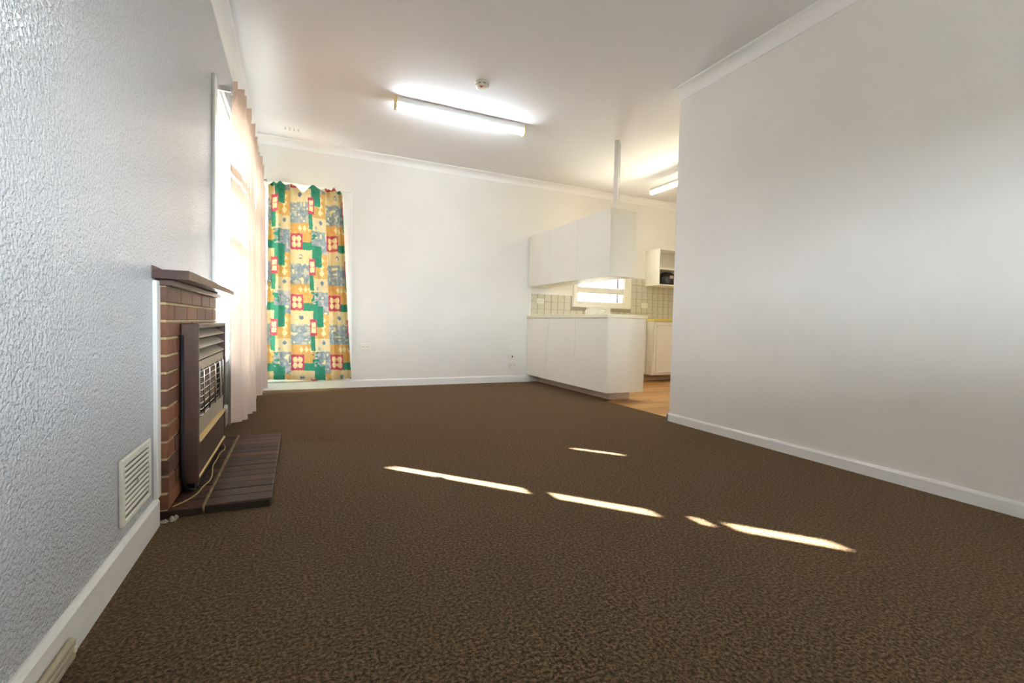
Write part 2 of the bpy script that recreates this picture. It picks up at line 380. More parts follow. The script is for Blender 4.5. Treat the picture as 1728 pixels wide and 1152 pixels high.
# kitchen window
w3 = struct(empty('window_3'), 'cream framed kitchen window with a diamond security screen')
x0, x1, z0, z1 = KW
for a, b, c, d in ((x0-.075, x0, z0-.075, z1+.075), (x1, x1+.13, z0-.075, z1+.075), (x0, x1, z0-.075, z0), (x0, x1, z1, z1+.075)):
    bx(a, b, L-.022, L, c, d, .003).obj('architrave', MT['cream'], w3)
mb = MB(); mb.box(x0, x0+.012, L, L+.14, z0, z1); mb.box(x1-.012, x1, L, L+.14, z0, z1); mb.box(x0, x1, L, L+.14, z0, z0+.012); mb.box(x0, x1, L, L+.14, z1-.012, z1)
mb.obj('frame', MT['cream'], w3)
bx(x0, x1, L-.012, L+.05, 1.248, 1.335, .003).obj('rail', MT['cream'], w3)
bx(4.790, 4.812, L+.01, L+.04, z0+.012, z1-.012, .002).obj('stile', MT['darkgrey'], w3)
pane('pane', w3, x0+.012, x1-.012, L+.060, L+.064, z0+.012, 1.29); pane('pane', w3, x0+.012, x1-.012, L+.066, L+.070, 1.29, z1-.012)
mb = MB(); sp = .085
for s_ in (1, -1):
    for i in range(-12, 24):
        xa = x0 + i*sp; za = z0
        p0 = Vector((xa, L+.11, z0)); p1 = Vector((xa + s_*(z1-z0), L+.11, z1))
        # clip to the opening
        t0, t1 = 0., 1.
        dx = p1.x - p0.x
        ta, tb = (x0-p0.x)/dx, (x1-p0.x)/dx
        t0, t1 = max(t0, min(ta, tb)), min(t1, max(ta, tb))
        if t1 - t0 < .03: continue
        mb.tube([p0.lerp(p1, t0), p0.lerp(p1, t1)], .005, 5)
g = mb.obj('security_mesh', MT['darkgrey'], w3); g['kind'] = 'stuff'
# window added behind the camera, out of view, to let daylight in
w4 = struct(empty('window_added_rear'), 'wide unseen window added in the wall behind the camera for daylight')
x0, x1, z0, z1 = BW
mb = MB(); mb.box(x0, x0+.04, BY-.12, BY, z0, z1); mb.box(x1-.04, x1, BY-.12, BY, z0, z1); mb.box(x0, x1, BY-.12, BY, z1-.04, z1); mb.box(x0, x1, BY-.12, BY+.03, z0, z0+.03)
mb.obj('frame', MT['trim'], w4)
pane('pane', w4, x0+.04, x1-.04, BY-.065, BY-.061, z0+.03, z1-.04)

struct(bx(-.64, -.14, -2.0, 5.80, 2.66, 2.72).obj('roof_added_eave', MT['roof']), 'unseen eave added above the left window to cut sky light')  # added out of view to cut sky light at the left window
mb = MB()
for i in range(34): mb.box(-2.26 + (i % 2)*.02, -2.20 + (i % 2)*.02, -2.0+i*.4, -2.0+i*.4+.385, -.4, 1.95)
struct(mb.obj('wall_added_side_fence', MT['fence']), 'unseen weathered paling fence added outside the left window to cut sky light')  # added out of view, blocks low sky at the left window
w5 = struct(empty('window_added_side'), 'unseen window added in the right wall to light the left wall')  # extra window added out of view to light the left wall
y0, y1, z0, z1 = RW
mb = MB(); mb.box(R-.01, R+.10, y0, y0+.04, z0, z1); mb.box(R-.01, R+.10, y1-.04, y1, z0, z1); mb.box(R-.01, R+.10, y0, y1, z1-.04, z1); mb.box(R-.03, R+.10, y0, y1, z0, z0+.03)
mb.obj('frame', MT['trim'], w5)
pane('pane', w5, R+.058, R+.062, y0+.04, y1-.04, z0+.03, z1-.04)
struct(bx(R+.12, 9.4, -8, 2.33, 2.30, 2.38).obj('roof_added_side', MT['roof']), 'unseen porch roof added to limit sky light through the right window')  # added out of view, leaves the right window a low sky strip
# outdoors: paving, unseen porch roofs and fence added to shape the daylight
struct(bx(-30, 30, -30, 40, -.50, -.40).obj('floor_outside', MT['concrete']), 'pale paved ground outside the windows')
mb = MB(); mb.box(-3.4, 8.0, 5.80, 9.6, 2.62, 2.70)
for x in (-3.2, 1.6, 7.6): mb.box(x, x+.09, 9.3, 9.39, -.4, 2.62)
struct(mb.obj('roof_added_porch', MT['roof']), 'unseen porch roof added to keep sun off the far windows')  # added to shade the far windows and start the sun streak
struct(bx(-8, R+.11, BY-6.0, BY-.16, 2.30, 2.38).obj('roof_added_rear', MT['roof']), 'unseen porch roof added to limit sky light through the rear window')  # added to keep high sky out of the rear window
mb = MB()
for i in range(60): mb.box(-12+i*.4, -12+i*.4+.385, -9.06 + (i % 2)*.02, -9.0 + (i % 2)*.02, -.4, 1.0)
mb.box(-12, 12, -9.12, -9.06, .2, .3); mb.box(-12, 12, -9.12, -9.06, 0.8, 0.9)
struct(mb.obj('wall_added_fence', MT['fence']), 'unseen weathered paling fence added to block low sky at the rear window')  # added behind the house to hide the lowest sky

# ------------------------------------------------------------------ peninsula bench and overhead cabinet
o = empty_at('peninsula_cabinet', (3.54, 4.75, 0))
for i, (a, b) in enumerate(((3.845, 4.452), (4.454, 5.06), (5.062, L-.016))):
    bx(3.300, 3.316, a, b, .100, .862, .0015).obj('back_panel', MT['cream'], o)
bx(3.316, 3.775, 3.845, 3.861, .100, .862, .0015).obj('end_panel', MT['cream'], o)
bx(3.317, 3.770, 3.862, L-.016, .104, .862).obj('carcass', MT['cream'], o)
mb = MB(); mb.box(3.480, 3.745, 4.025, 4.041, 0, .10); mb.box(3.480, 3.496, 4.041, 4.47, 0, .10); mb.box(3.480, 3.496, 4.49, L-.016, 0, .10)
mb.obj('kick_board', MT['kick'], o)
keep(o); tag(o, 'cream laminate peninsula cabinet dividing lounge from kitchen', 'cabinet')
o = empty_at('benchtop', (3.54, 4.75, .862))
bx(3.292, 3.800, 3.835, L-.010, .863, .900, .004).obj('top', MT['bench'], o)
bx(3.288, 3.293, 3.835, L-.02, .864, .899, .001).obj('edge_strip', MT['bench'], o)
keep(o); tag(o, 'pale yellow laminate benchtop on the peninsula cabinet', 'benchtop')
o = empty_at('overhead_cabinet', (3.46, 4.75, 1.285))
for a, b in ((3.85, 4.46), (4.462, 5.065), (5.067, L-.018)):
    bx(3.300, 3.316, a, b, 1.283, 1.957, .0015).obj('back_panel', MT['cream'], o)
bx(3.316, 3.625, 3.85, 3.866, 1.283, 1.957, .0015).obj('end_panel', MT['cream'], o)
bx(3.317, 3.612, 3.867, L-.001, 1.300, 1.955).obj('carcass', MT['cream'], o)
for a, b in ((3.866, 4.46), (4.464, 5.06), (5.064, L-.02)): bx(3.612, 3.628, a, b, 1.288, 1.95, .0015).obj('door', MT['cream'], o)
bx(3.318, 3.610, 3.868, L-.02, 1.284, 1.299).obj('underside', MT['cream'], o)
keep(o); tag(o, 'cream overhead cabinet hanging above the peninsula bench', 'cabinet')
o = empty_at('support_pole', (3.50, 4.03, 1.957))
MB().tube([(3.478, 4.02, 1.957), (3.478, 4.02, HC)], .027, 20).obj('pole', MT['trim'], o, True)
MB().tube([(3.520, 4.02, 1.957), (3.520, 4.02, HC-.02)], .006, 8).obj('conduit', MT['trim'], o, True)
MB().lathe([(.036, 0), (.036, .006), (.028, .010)], (3.478, 4.02, 1.9571), 20).obj('flange', MT['trim'], o)
keep(o); tag(o, 'white round pole from overhead cabinet top to ceiling', 'pole')

# ------------------------------------------------------------------ kitchen along the far wall
def cab_door(o, x0, x1, yf, z0, z1, knob=None, nm='door'):
    d = bx(x0, x1, yf-.018, yf, z0, z1, .002).obj(nm, MT['cream'], o)
    fw_ = .045
    for a, b, c, e in ((x0+fw_-.012, x1-fw_+.012, z1-fw_, z1-fw_+.012), (x0+fw_-.012, x1-fw_+.012, z0+fw_-.012, z0+fw_), (x0+fw_-.012, x0+fw_, z0+fw_, z1-fw_), (x1-fw_, x1-fw_+.012, z0+fw_, z1-fw_)):
        bx(a, b, yf-.032, yf-.018, c, e, .002).obj('molding', MT['cream'], d)
    if knob:
        MB().lathe([(.006, 0), (.006, -.014), (.014, -.020), (.013, -.028), (.004, -.031)], (knob[0], yf-.018, knob[1]), 16, 'y').obj('knob', MT['cream'], d, True)
o = empty_at('drawer_cabinet', (4.55, 5.45, 0))
bx(3.80, 5.035, 5.29, L-.008, .10, .855).obj('carcass', MT['cream'], o)
for a, b in ((3.82, 4.42), (4.43, 4.72), (4.73, 5.03)):
    cab_door(o, a, b, 5.288, .69, .845, None, 'drawer'); cab_door(o, a, b, 5.288, .115, .675, None)
bx(3.80, 5.035, 5.40, L-.008, 0, .10).obj('kick_board', MT['kick'], o)
keep(o); tag(o, 'cream kitchen base cabinet with drawers under the window', 'cabinet')
o = empty_at('cupboard', (5.65, 5.4, 0))
bx(5.040, KX-.002, 5.15, L-.008, .095, .862).obj('carcass', MT['cream'], o)
cab_door(o, 5.045, 5.62, 5.148, .105, .855, (5.085, .80)); cab_door(o, 5.63, 6.22, 5.148, .105, .855, (6.18, .80))
bx(5.040, KX-.002, 5.34, L-.008, 0, .094).obj('kick_board', MT['kick'], o)
keep(o); tag(o, 'cream kitchen cupboard with panelled doors at the right', 'cupboard')
tag(bx(3.805, 5.036, 5.268, L-.008, .857, .892, .004).obj('sink_benchtop', MT['bench']), 'beige kitchen benchtop under the window holding the tap', 'benchtop')
tag(bx(5.038, KX-.002, 5.120, L-.008, .864, .902, .004).obj('yellow_benchtop', MT['benchk']), 'yellow-edged benchtop on the panelled cupboard', 'benchtop')
tag(bx(4.24, 4.655, L-.024, L-.010, .893, 1.042, .002).obj('splash_panel', MT['metalwhite']), 'plain white splash panel behind the kitchen tap', 'panel')
o = empty_at('kitchen_tap', (4.14, 5.50, .892))
MB().lathe([(.026, 0), (.026, .012), (.020, .016), (.019, .085), (.015, .098), (.006, .104)], (4.14, 5.50, .892), 20).obj('body', MT['chrome'], o, True)
MB().tube([(4.14, 5.50, .985), (4.155, 5.49, 1.02), (4.175, 5.48, 1.028)], [.006, .005, .004], 8).obj('lever', MT['chrome'], o, True)
MB().tube([(4.15, 5.49, .93), (4.22, 5.47, .93), (4.29, 5.45, .955), (4.34, 5.44, .995), (4.38, 5.43, 1.010), (4.41, 5.42, 1.005)], .009, 10).obj('spout', MT['chrome'], o, True)
keep(o); tag(o, 'chrome kitchen mixer tap with long spout below the window', 'tap')
o = empty_at('wall_shelf_unit', (5.62, 5.5, 1.40))
a0, a1, f0 = 5.300, 6.05, 5.361
bx(a0, a0+.018, f0, L-.001, 1.402, 1.942, .0015).obj('side_panel', MT['cream'], o); bx(a1-.018, a1, f0, L-.001, 1.402, 1.942, .0015).obj('side_panel', MT['cream'], o)
for z in (1.402, 1.636, 1.924): bx(a0+.018, a1-.018, f0, L-.001, z, z+.018, .0015).obj('shelf', MT['cream'], o)
bx(a0+.018, a1-.018, L-.008, L-.002, 1.42, 1.924).obj('back_board', MT['cream'], o)
keep(o); tag(o, 'open cream wall shelf unit above the kitchen cupboard', 'shelf')
o = empty_at('appliance', (5.575, 5.50, 1.42))
def dome(cx, cyy, z, w, d, h, n=20, m=10):
    mb = MB(); rings = []
    for j in range(m+1):
        t = j/m; zz = z + h*t; s_ = (1 - max(0, (t-.35)/.65)**2.2*.62) * (.93 + .07*min(1, t/.12))
        rings.append([mb.bm.verts.new((cx + w/2*s_*math.copysign(abs(math.cos(2*math.pi*k/n))**.6, math.cos(2*math.pi*k/n)), cyy + d/2*s_*math.copysign(abs(math.sin(2*math.pi*k/n))**.6, math.sin(2*math.pi*k/n)), zz)) for k in range(n)])
    for j in range(m):
        for k in range(n): mb.bm.faces.new([rings[j][k], rings[j][(k+1)%n], rings[j+1][(k+1)%n], rings[j+1][k]])
    mb.bm.faces.new(rings[0][::-1]); mb.bm.faces.new(rings[-1]); return mb
dome(5.575, 5.50, 1.4206, .33, .22, .195).obj('body', MT['black'], o, True)
MB().lathe([(.052, 0), (.052, -.012), (.043, -.014), (.030, -.006), (.010, -.010)], (5.50, 5.400, 1.49), 20, 'y').obj('dial', MT['darkgrey'], o, True)
MB().lathe([(.052, 0), (.052, -.012), (.043, -.014), (.030, -.006), (.010, -.010)], (5.65, 5.400, 1.49), 20, 'y').obj('dial', MT['darkgrey'], o, True)
bx(5.545, 5.605, 5.386, 5.402, 1.515, 1.560, .003).obj('display', MT['louver'], o)
keep(o); tag(o, 'black rounded appliance on the lower kitchen shelf', 'appliance')

# ------------------------------------------------------------------ power outlets, vents
def outlet(x, z, w, h, label, name='power_outlet', kind=2, group='power outlets on the far wall'):
    o = empty_at(name, (x, L, z))
    t = L - (.008 if z > .88 else 0)
    bx(x-w/2, x+w/2, t-.010, t, z-h/2, z+h/2, .0015).obj('plate', MT['plastic'], o)
    if kind == 2:
        for s_ in (-1, 1):
            bx(x+s_*w*.36-.006, x+s_*w*.36+.006, t-.014, t-.010, z+h*.10, z+h*.34, .001).obj('switch', MT['plastic'], o)
            for a in (-1, 1): bx(x+s_*w*.20+a*.006-.0014, x+s_*w*.20+a*.006+.0014, t-.0112, t-.0098, z-.006, z+.006).obj('slot', MT['darkgrey'], o)
    elif kind == 1:
        bx(x-.009, x+.009, t-.0115, t-.010, z-.012, z+.010, .0005).obj('socket', MT['darkgrey'], o)
    else:
        bx(x-.012, x+.012, t-.015, t-.010, z-.018, z+.018, .002).obj('switch', MT['plastic'], o)
    keep(o); tag(o, label, 'outlet', group)
outlet(1.193, .472, .117, .072, 'ivory double power outlet on far wall beside patchwork curtain')
outlet(3.088, .345, .112, .070, 'upper of two small wall sockets beside the peninsula', 'data_socket', 1)
outlet(3.096, .230, .112, .070, 'lower of two small wall sockets beside the peninsula')
outlet(3.489, 1.100, .112, .068, 'white outlet on kitchen tiles left of window, beside cover strip', 'power_outlet', 2)
outlet(5.288, 1.106, .125, .074, 'white outlet on kitchen tiles right of window', 'power_outlet', 2)
# left wall vent
o = empty_at('wall_vent', (0, 1.845, .145))
y0, y1, z0, z1 = 1.700, 1.992, .148, .350
for a, b, c, d in ((y0, y0+.022, z0, z1), (y1-.018, y1, z0, z1), (y0+.022, y1-.018, z0, z0+.016), (y0+.022, y1-.018, z1-.018, z1)):
    bx(0, .012, a, b, c, d, .003).obj('frame', MT['plastic'], o)
bx(0, .006, y0+.02, y1-.016, z0+.014, z1-.016).obj('shade_backing', MT['darkgrey'], o)  # dark sheet standing in for the shade between the slats
ns = 10; zs = (z1-.018 - z0-.016)/ns
me = MB().prism([(.0060, 0), (.0095, -.0020), (.0102, .0030), (.0060, .0062)], 'y', 0, y1-y0-.040).mesh('slat', MT['plastic'])
for i in range(ns): inst('slat', me, (0, y0+.022, z0+.016+(i+.75)*zs), o)
bx(.010, .016, 1.838, 1.852, .245, .257, .002).obj('lever', MT['plastic'], o)
keep(o); tag(o, 'white louvered vent low on the left wall beside the fireplace', 'vent')
# little socket on the skirting in the near left corner
o = empty_at('skirting_socket', (.015, 1.25, .04))
bx(.0152, .030, 1.165, 1.325, .008, .060, .006).obj('cover', mat('aged_ivory', (.42, .36, .24), .45, .4), o)
bx(.030, .033, 1.18, 1.30, .022, .030, .001).obj('slot', MT['louver'], o); bx(.030, .033, 1.18, 1.30, .038, .046, .001).obj('slot', MT['louver'], o)
MB().lathe([(.007, 0), (.007, .003), (.003, .004)], (.030, 1.313, .034), 12, 'x').obj('screw', MT['plastic'], o)
keep(o); tag(o, 'aged ivory socket cover on the left baseboard near the camera', 'socket')
# ceiling vent: four pairs of little slots
o = empty_at('ceiling_vent', (.41, 5.31, HC))
bx(.325, .495, 5.265, 5.355, HC-.003, HC, .001).obj('plate', MT['ceiling'], o)
for i in range(4):
    for j in range(2):
        bx(.343+i*.040, .357+i*.040, 5.276+j*.042, 5.300+j*.042, HC-.0045, HC-.003, .0004).obj('slot', MT['grout'] if (i == 0 and j == 1) else MT['tile'], o)
keep(o); tag(o, 'small slotted vent plate on the ceiling near the left corner', 'vent')

# ------------------------------------------------------------------ lights and smoke detector
o = empty_at('fluorescent_light', (1.84, 4.14, HC))
xa, xb, yc = 1.236, 2.448, 4.145
MB().prism([(yc-.040, HC), (yc-.040, HC-.040), (yc-.030, HC-.050), (yc+.030, HC-.050), (yc+.040, HC-.040), (yc+.040, HC)], 'x', xa, xb).obj('batten', MT['metalwhite'], o)
MB().tube([(xa+.002, yc, HC-.0705), (xb-.002, yc, HC-.0705)], .0195, 20).obj('tube', MT['tube'], o, True)
for x in (xa-.014, xb):
    MB().prism([(yc-.040, HC), (yc-.040, HC-.07), (yc-.030, HC-.094), (yc+.030, HC-.094), (yc+.040, HC-.07), (yc+.040, HC)], 'x', x, x+.014).obj('end_cap', MT['yellowed'], o)
keep(o); tag(o, 'long white fluorescent light on the lounge ceiling with yellowed ends', 'light')
o = empty_at('kitchen_light', (4.60, 4.16, HC))
ya, yb, xc, zt = 3.55, 4.80, 4.61, 2.500
MB().prism([(xc-.030, zt+.028), (xc-.022, zt+.062), (xc+.022, zt+.062), (xc+.030, zt+.028)], 'y', ya, yb).obj('batten', MT['metalwhite'], o)
MB().tube([(xc, ya+.01, zt), (xc, yb-.01, zt)], .019, 16).obj('tube', MT['tubek'], o, True)
for y in (ya+.01, yb-.03): bx(xc-.016, xc+.016, y, y+.02, zt-.02, zt+.030, .003).obj('lamp_holder', MT['metalwhite'], o)
for y in (4.30, 3.80):
    bx(xc-.045, xc+.045, y-.045, y+.045, HC-.030, HC, .004).obj('ceiling_rose', MT['metalwhite'], o)
    MB().tube([(xc, y, zt+.060), (xc, y, HC-.03)], .020, 12).obj('stem', MT['metalwhite'], o, True)
keep(o); tag(o, 'warm fluorescent tube light hanging from the kitchen ceiling', 'light')
o = empty_at('smoke_detector', (1.81, 3.56, HC))
c = (1.806, 3.575, HC)
MB().lathe([(.058, 0), (.058, -.010), (.053, -.013)], c, 40).obj('base', MT['plastic'], o, False)
MB().lathe([(.050, -.013), (.052, -.018), (.052, -.026), (.046, -.038), (.034, -.044), (.012, -.046)], c, 40).obj('body', MT['plastic'], o, False)
for i in range(8):
    a = i*math.pi/4; 
    b_ = bx(-.010, .010, -.002, .002, -.004, .004).obj('vent_slot', MT['grout'], o)
    b_.location = (c[0]+.0515*math.cos(a), c[1]+.0515*math.sin(a), HC-.022); b_.rotation_euler = (0, 0, a+hp)
bx(c[0]-.030, c[0]-.004, c[1]-.036, c[1]-.014, HC-.0470, HC-.040, .003).obj('red_label', MT['red'], o)
keep(o); tag(o, 'round ivory smoke detector with red mark on the ceiling', 'smoke detector')

# ------------------------------------------------------------------ fireplace
o = empty_at('fireplace', (.02, 2.65, 0))
YB0, YB1, BZ0 = 2.114, 3.240, .040
bx(.0, .029, YB0+.004, YB1-.004, BZ0, .892).obj('mortar', MT['mortar'], o)
ch = .0652; nb = 13; bl = .2252
full = MB().box(0, .036, 0, bl-.010, 0, ch-.0095, .0025).mesh('brick', MT['brick'])
half = MB().box(0, .036, 0, bl/2-.010, 0, ch-.0095, .0025).mesh('brick', MT['brick'])
for c_ in range(nb):
    z = BZ0 + .006 + c_*ch
    y = YB0
    seq = [1,1,1,1,1] if c_ % 2 == 0 else [.5,1,1,1,1,.5]
    for s_ in seq:
        b_ = inst('brick', full if s_ == 1 else half, (random.uniform(-.0012, .0012), y, z), o); y += bl*s_
# mantel
ml = MB().prism([(2.055, .912), (2.058, .944), (2.9, .943), (3.385, .938), (3.388, .918), (2.9, .915)], 'x', 0, .112)
ml.obj('mantel_shelf', MT['mantel'], o)
bx(0, .055, 2.10, 3.30, .889, .913, .003).obj('mantel_molding', MT['mantel'], o)
MB().prism([(0, .944), (.030, .944), (.018, .951), (0, .958)], 'y', 2.056, 2.075).obj('lifted_edge', MT['mantel'], o)
keep(o); tag(o, 'brown brick fireplace with dark wooden mantel on the left wall', 'fireplace')
# hearth
o = empty_at('hearth', (.20, 2.75, 0))
HY0, HY1 = 2.140, 3.355
bx(.0, .374, HY0+.004, HY1-.004, 0, .027).obj('mortar_bed', mat('dark_mortar', (.045, .035, .026), .9, .1), o)
nh = 14; hw = (HY1-HY0)/nh
def hb(w): 
    mb = MB(); mb.box(0, w, 0, hw-.011, -.034, 0, .0025)
    nr = 7
    for i in range(1, nr): mb.box(.004, w-.004, i*(hw-.011)/nr-.0022, i*(hw-.011)/nr+.0022, -.001, .0016)
    return mb.mesh('paver', MT['hearth'])
h1, h2 = hb(.134), hb(.234)
for i in range(nh):
    for me, x in ((h1, .004), (h2, .147)):
        inst('paver', me, (x, HY0+i*hw+.0055, .0365+random.uniform(-.0008, .0008)), o)
MB().tube([(.1425, HY0+.002, .004), (.1425, HY0+.001, .034), (.1425, HY0+.02, .0365), (.1425, HY1-.01, .0365)], [.005, .006, .006, .006], 8).obj('mortar_joint', MT['joint'], o, True)
keep(o); tag(o, 'low ribbed brick hearth on the carpet before the heater', 'hearth')
# plaster crumbs at the corner
mb = MB()
for i in range(16):
    a = random.uniform(.010, .055); b_ = random.uniform(2.095, 2.135); s_ = random.uniform(.003, .008)
    mb.tube([(a, b_, 0), (a+s_*.4, b_+s_*.3, s_*.9), (a+s_*.2, b_+s_, s_*1.5)], [s_, s_*1.1, s_*.4], 5)
c_ = mb.obj('plaster_rubble', MT['chip']); c_['kind'] = 'stuff'; tag(c_, 'crumbs of plaster in the corner beside the hearth', 'rubble')

# ------------------------------------------------------------------ gas heater
o = empty_at('gas_heater', (.07, 2.7, .04))
ya, yb, xf, xb_, zb, zt = 2.305, 3.110, .100, .039, .078, .748
bx(xb_, xf, ya, ya+.020, zb, zt, .003).obj('side_panel', MT['heaterwood'], o); bx(xb_, xf, yb-.020, yb, zb, zt, .003).obj('side_panel', MT['heaterwood'], o)
bx(xb_, xf, ya+.020, yb-.020, zt-.022, zt, .003).obj('top_panel', MT['heaterwood'], o)
bx(xb_, .050, ya+.020, yb-.020, zb, zt-.022).obj('firebox_back', MT['fireback'], o)
lv = MB().prism([(.056, 0), (.095, -.026), (.0965, -.030), (.0935, -.031), (.056, -.006)], 'y', 0, yb-ya-.050).mesh('louver', MT['louver'])
for i in range(3): inst('louver', lv, (0, ya+.025, zt-.030-i*.047), o)
fp = MB(); 
A, B = ya+.022, yb-.022; gz0, gz1 = .345, .545
fp.box(.082, .090, A, B, gz1, .585); fp.box(.082, .090, A, B, .262, gz0); fp.box(.082, .090, A, A+.055, gz0, gz1); fp.box(.082, .090, B-.055, B, gz0, gz1)
fp.obj('front_panel', MT['louver'], o)
for i in range(4):
    a = A+.075+i*.162
    bx(.050, .068, a, a+.140, gz0+.012, gz1-.012, .004).obj('radiant_plate', MT['radiant'], o)
g = bx(.089, .094, A+.045, A+.058, gz0-.008, gz1+.008, .001).obj('grille_frame', MT['chrome'], o)
bx(.089, .094, B-.058, B-.045, gz0-.008, gz1+.008, .001).obj('grille_frame', MT['chrome'], o)
for i in range(8):
    z = gz0 + .004 + i*(gz1-gz0-.008)/7
    MB().tube([(.086, A+.045, z), (.098, A+.058, z), (.098, B-.058, z), (.086, B-.045, z)], .0026, 6).obj('grille_wire', MT['chrome'], o, True)
for t in (.08, .30, .55, .78, .95):
    y = A+.05 + t*(B-A-.1)
    MB().tube([(.088, y, gz0-.008), (.1005, y, gz0+.004), (.1005, y, gz1-.004), (.088, y, gz1+.008)], .0032, 6).obj('grille_bar', MT['chrome'], o, True)
MB().prism([(.088, .262), (.099, .258), (.104, .246), (.100, .240), (.088, .244)], 'y', ya+.020, yb-.020).obj('gold_trim', MT['gold'], o)
bx(.080, .0955, ya+.020, yb-.020, zb+.022, .240, .002).obj('lower_panel', MT['heaterwood'], o)
MB().prism([(.082, zb+.010), (.100, zb+.010), (.101, zb+.018), (.096, zb+.022), (.082, zb+.022)], 'y', ya+.020, yb-.020).obj('gold_trim', MT['gold'], o)
bx(xb_, .085, ya+.012, yb-.012, .042, zb, .002).obj('base', MT['black'], o)
for y in (ya+.05, yb-.08): bx(.045, .090, y, y+.03, .0392, .050, .002).obj('foot', MT['rubber'], o)
MB().lathe([(.016, 0), (.016, .010), (.013, .016), (.004, .017)], (.0955, yb-.012, .262), 16, 'x').obj('knob', MT['plastic'], o, True)
MB().tube([(.045, 2.295, .70), (.046, 2.292, .45), (.045, 2.290, .20), (.048, 2.290, .11), (.056, 2.292, .070), (.068, 2.298, .054), (.082, 2.312, .050)], .0065, 8).obj('gas_hose', MT['rubber'], o, True)
cp = [(.094, 3.06, .062), (.104, 3.05, .048), (.108, 3.00, .042), (.098, 2.93, .0428), (.099, 2.80, .0428), (.098, 2.68, .0428), (.114, 2.55, .0428), (.120, 2.45, .0428), (.107, 2.36, .0428), (.100, 2.28, .0428), (.078, 2.21, .0428), (.050, 2.165, .0428), (.040, 2.150, .0425)]
cu = []
for i in range(len(cp)-1):
    P = [Vector(cp[max(0, min(len(cp)-1, i+j))]) for j in (-1, 0, 1, 2)]
    for k in range(5):
        t = k/5
        cu.append(.5*((2*P[1]) + (P[2]-P[0])*t + (2*P[0]-5*P[1]+4*P[2]-P[3])*t*t + (3*P[1]-P[0]-3*P[2]+P[3])*t**3))
cu.append(Vector(cp[-1]))
cd_ = MB().tube(cu, .0030, 8).obj('power_cord', MT['cord'], o, True); cd_['label'] = 'thin yellowish cord lying across the hearth'
keep(o); tag(o, 'brown wood-cased gas heater with chrome grille before the fireplace', 'heater')

# ------------------------------------------------------------------ curtains
def sheet(name, m, fn, nu, nv, col=None):
    vs = []; fs = []; cs = []
    for j in range(nv+1):
        for i in range(nu+1):
            p = fn(i/nu, j/nv); vs.append(p[:3])
            if col: cs.extend((*col(p[3], p[4]), 1))
    for j in range(nv):
        for i in range(nu):
            a = j*(nu+1)+i; fs.append((a, a+1, a+nu+2, a+nu+1))
    me = bpy.data.meshes.new(name); me.from_pydata(vs, [], fs); me.materials.append(m)
    for p in me.polygons: p.use_smooth = True
    if col:
        at = me.color_attributes.new('print', 'FLOAT_COLOR', 'POINT'); at.data.foreach_set('color', cs)
    o = bpy.data.objects.new(name, me); COL.objects.link(o); return o
ZT = 2.275
def pink(y0, y1, nf, seed, ramp, sign):
    rnd = random.Random(seed); amp = [rnd.uniform(.7, 1.25) for _ in range(nf+2)]; hem = [rnd.uniform(-.012, .022) for _ in range(nf+2)]
    ph = rnd.uniform(0, 6)
    def fn(u, v):
        q = u*nf; k = int(min(nf-1e-6, q)); t = q-k
        z = .062 + hem[k]*(1-v)*.8 + v*(ZT - .062)
        top = max(0, min(1, (z-2.10)/.10))
        edge = min(1, min(u, 1-u)*nf*1.6)
        s = math.sin(2*math.pi*q); s = math.copysign(abs(s)**.75, s)
        A = (.040 + .010*(1-v)) * amp[k] * (1-.55*top)
        pl = max(0, 1 - abs(((q*1.5+.25) % 1) - .5)*3.2)          # pinch pleats along the heading
        x = .086 + (.032 if y0 > 4.5 else .032*min(1, u*5)) + edge*(sign*s*A + .010*math.sin(2*math.pi*q*2.3+ph)*(1-v) + .012*math.sin(u*9+ph)*(1-v)) + top*.034*pl
        z += top*.020*pl - top*.012
        ys = y0 + (y1-y0)*u + ramp(u, z)
        return (x, ys + .010*math.sin(2*math.pi*q*2)*edge*(1-top), z)
    return fn
def rampA(u, z): return -u*u*.034*min(1, max(0, (z-1.48)/.2)) + (1-u)*(-.006*max(0, 1-z/1.2))
def rampB(u, z): return (1-u)*.006*min(1, max(0, (z-1.70)/.25))
lab = 'long peach pleated curtain on the left wall, '
a = sheet('curtain', MT['pink'], pink(3.478, 4.662, 8, 3, rampA, -1), 330, 60)
tag(a, lab + 'nearest the fireplace', 'curtain', 'peach curtains')
b = sheet('curtain', MT['pink'], pink(4.667, 5.50, 6, 5, rampB, 1), 240, 60)
tag(b, lab + 'nearest the corner', 'curtain', 'peach curtains')
o = empty_at('curtain_track', (.08, 4.47, 2.20))
bx(.030, .044, 3.468, 5.50, 2.196, 2.214, .002).obj('rail', MT['metalwhite'], o)
for y, xe in ((3.460, .090), (4.45, .030), (5.44, .030)): bx(.0162, xe, y, y+.006, 2.190, 2.226, .0015).obj('bracket', MT['chrome'], o)
MB().tube([(.080, 3.456, 2.205), (.092, 3.456, 2.196), (.094, 3.457, 2.170)], .005, 8).obj('end_stop', MT['metalwhite'], o, True)
keep(o); tag(o, 'metal curtain track with bracket above the left window', 'curtain track')

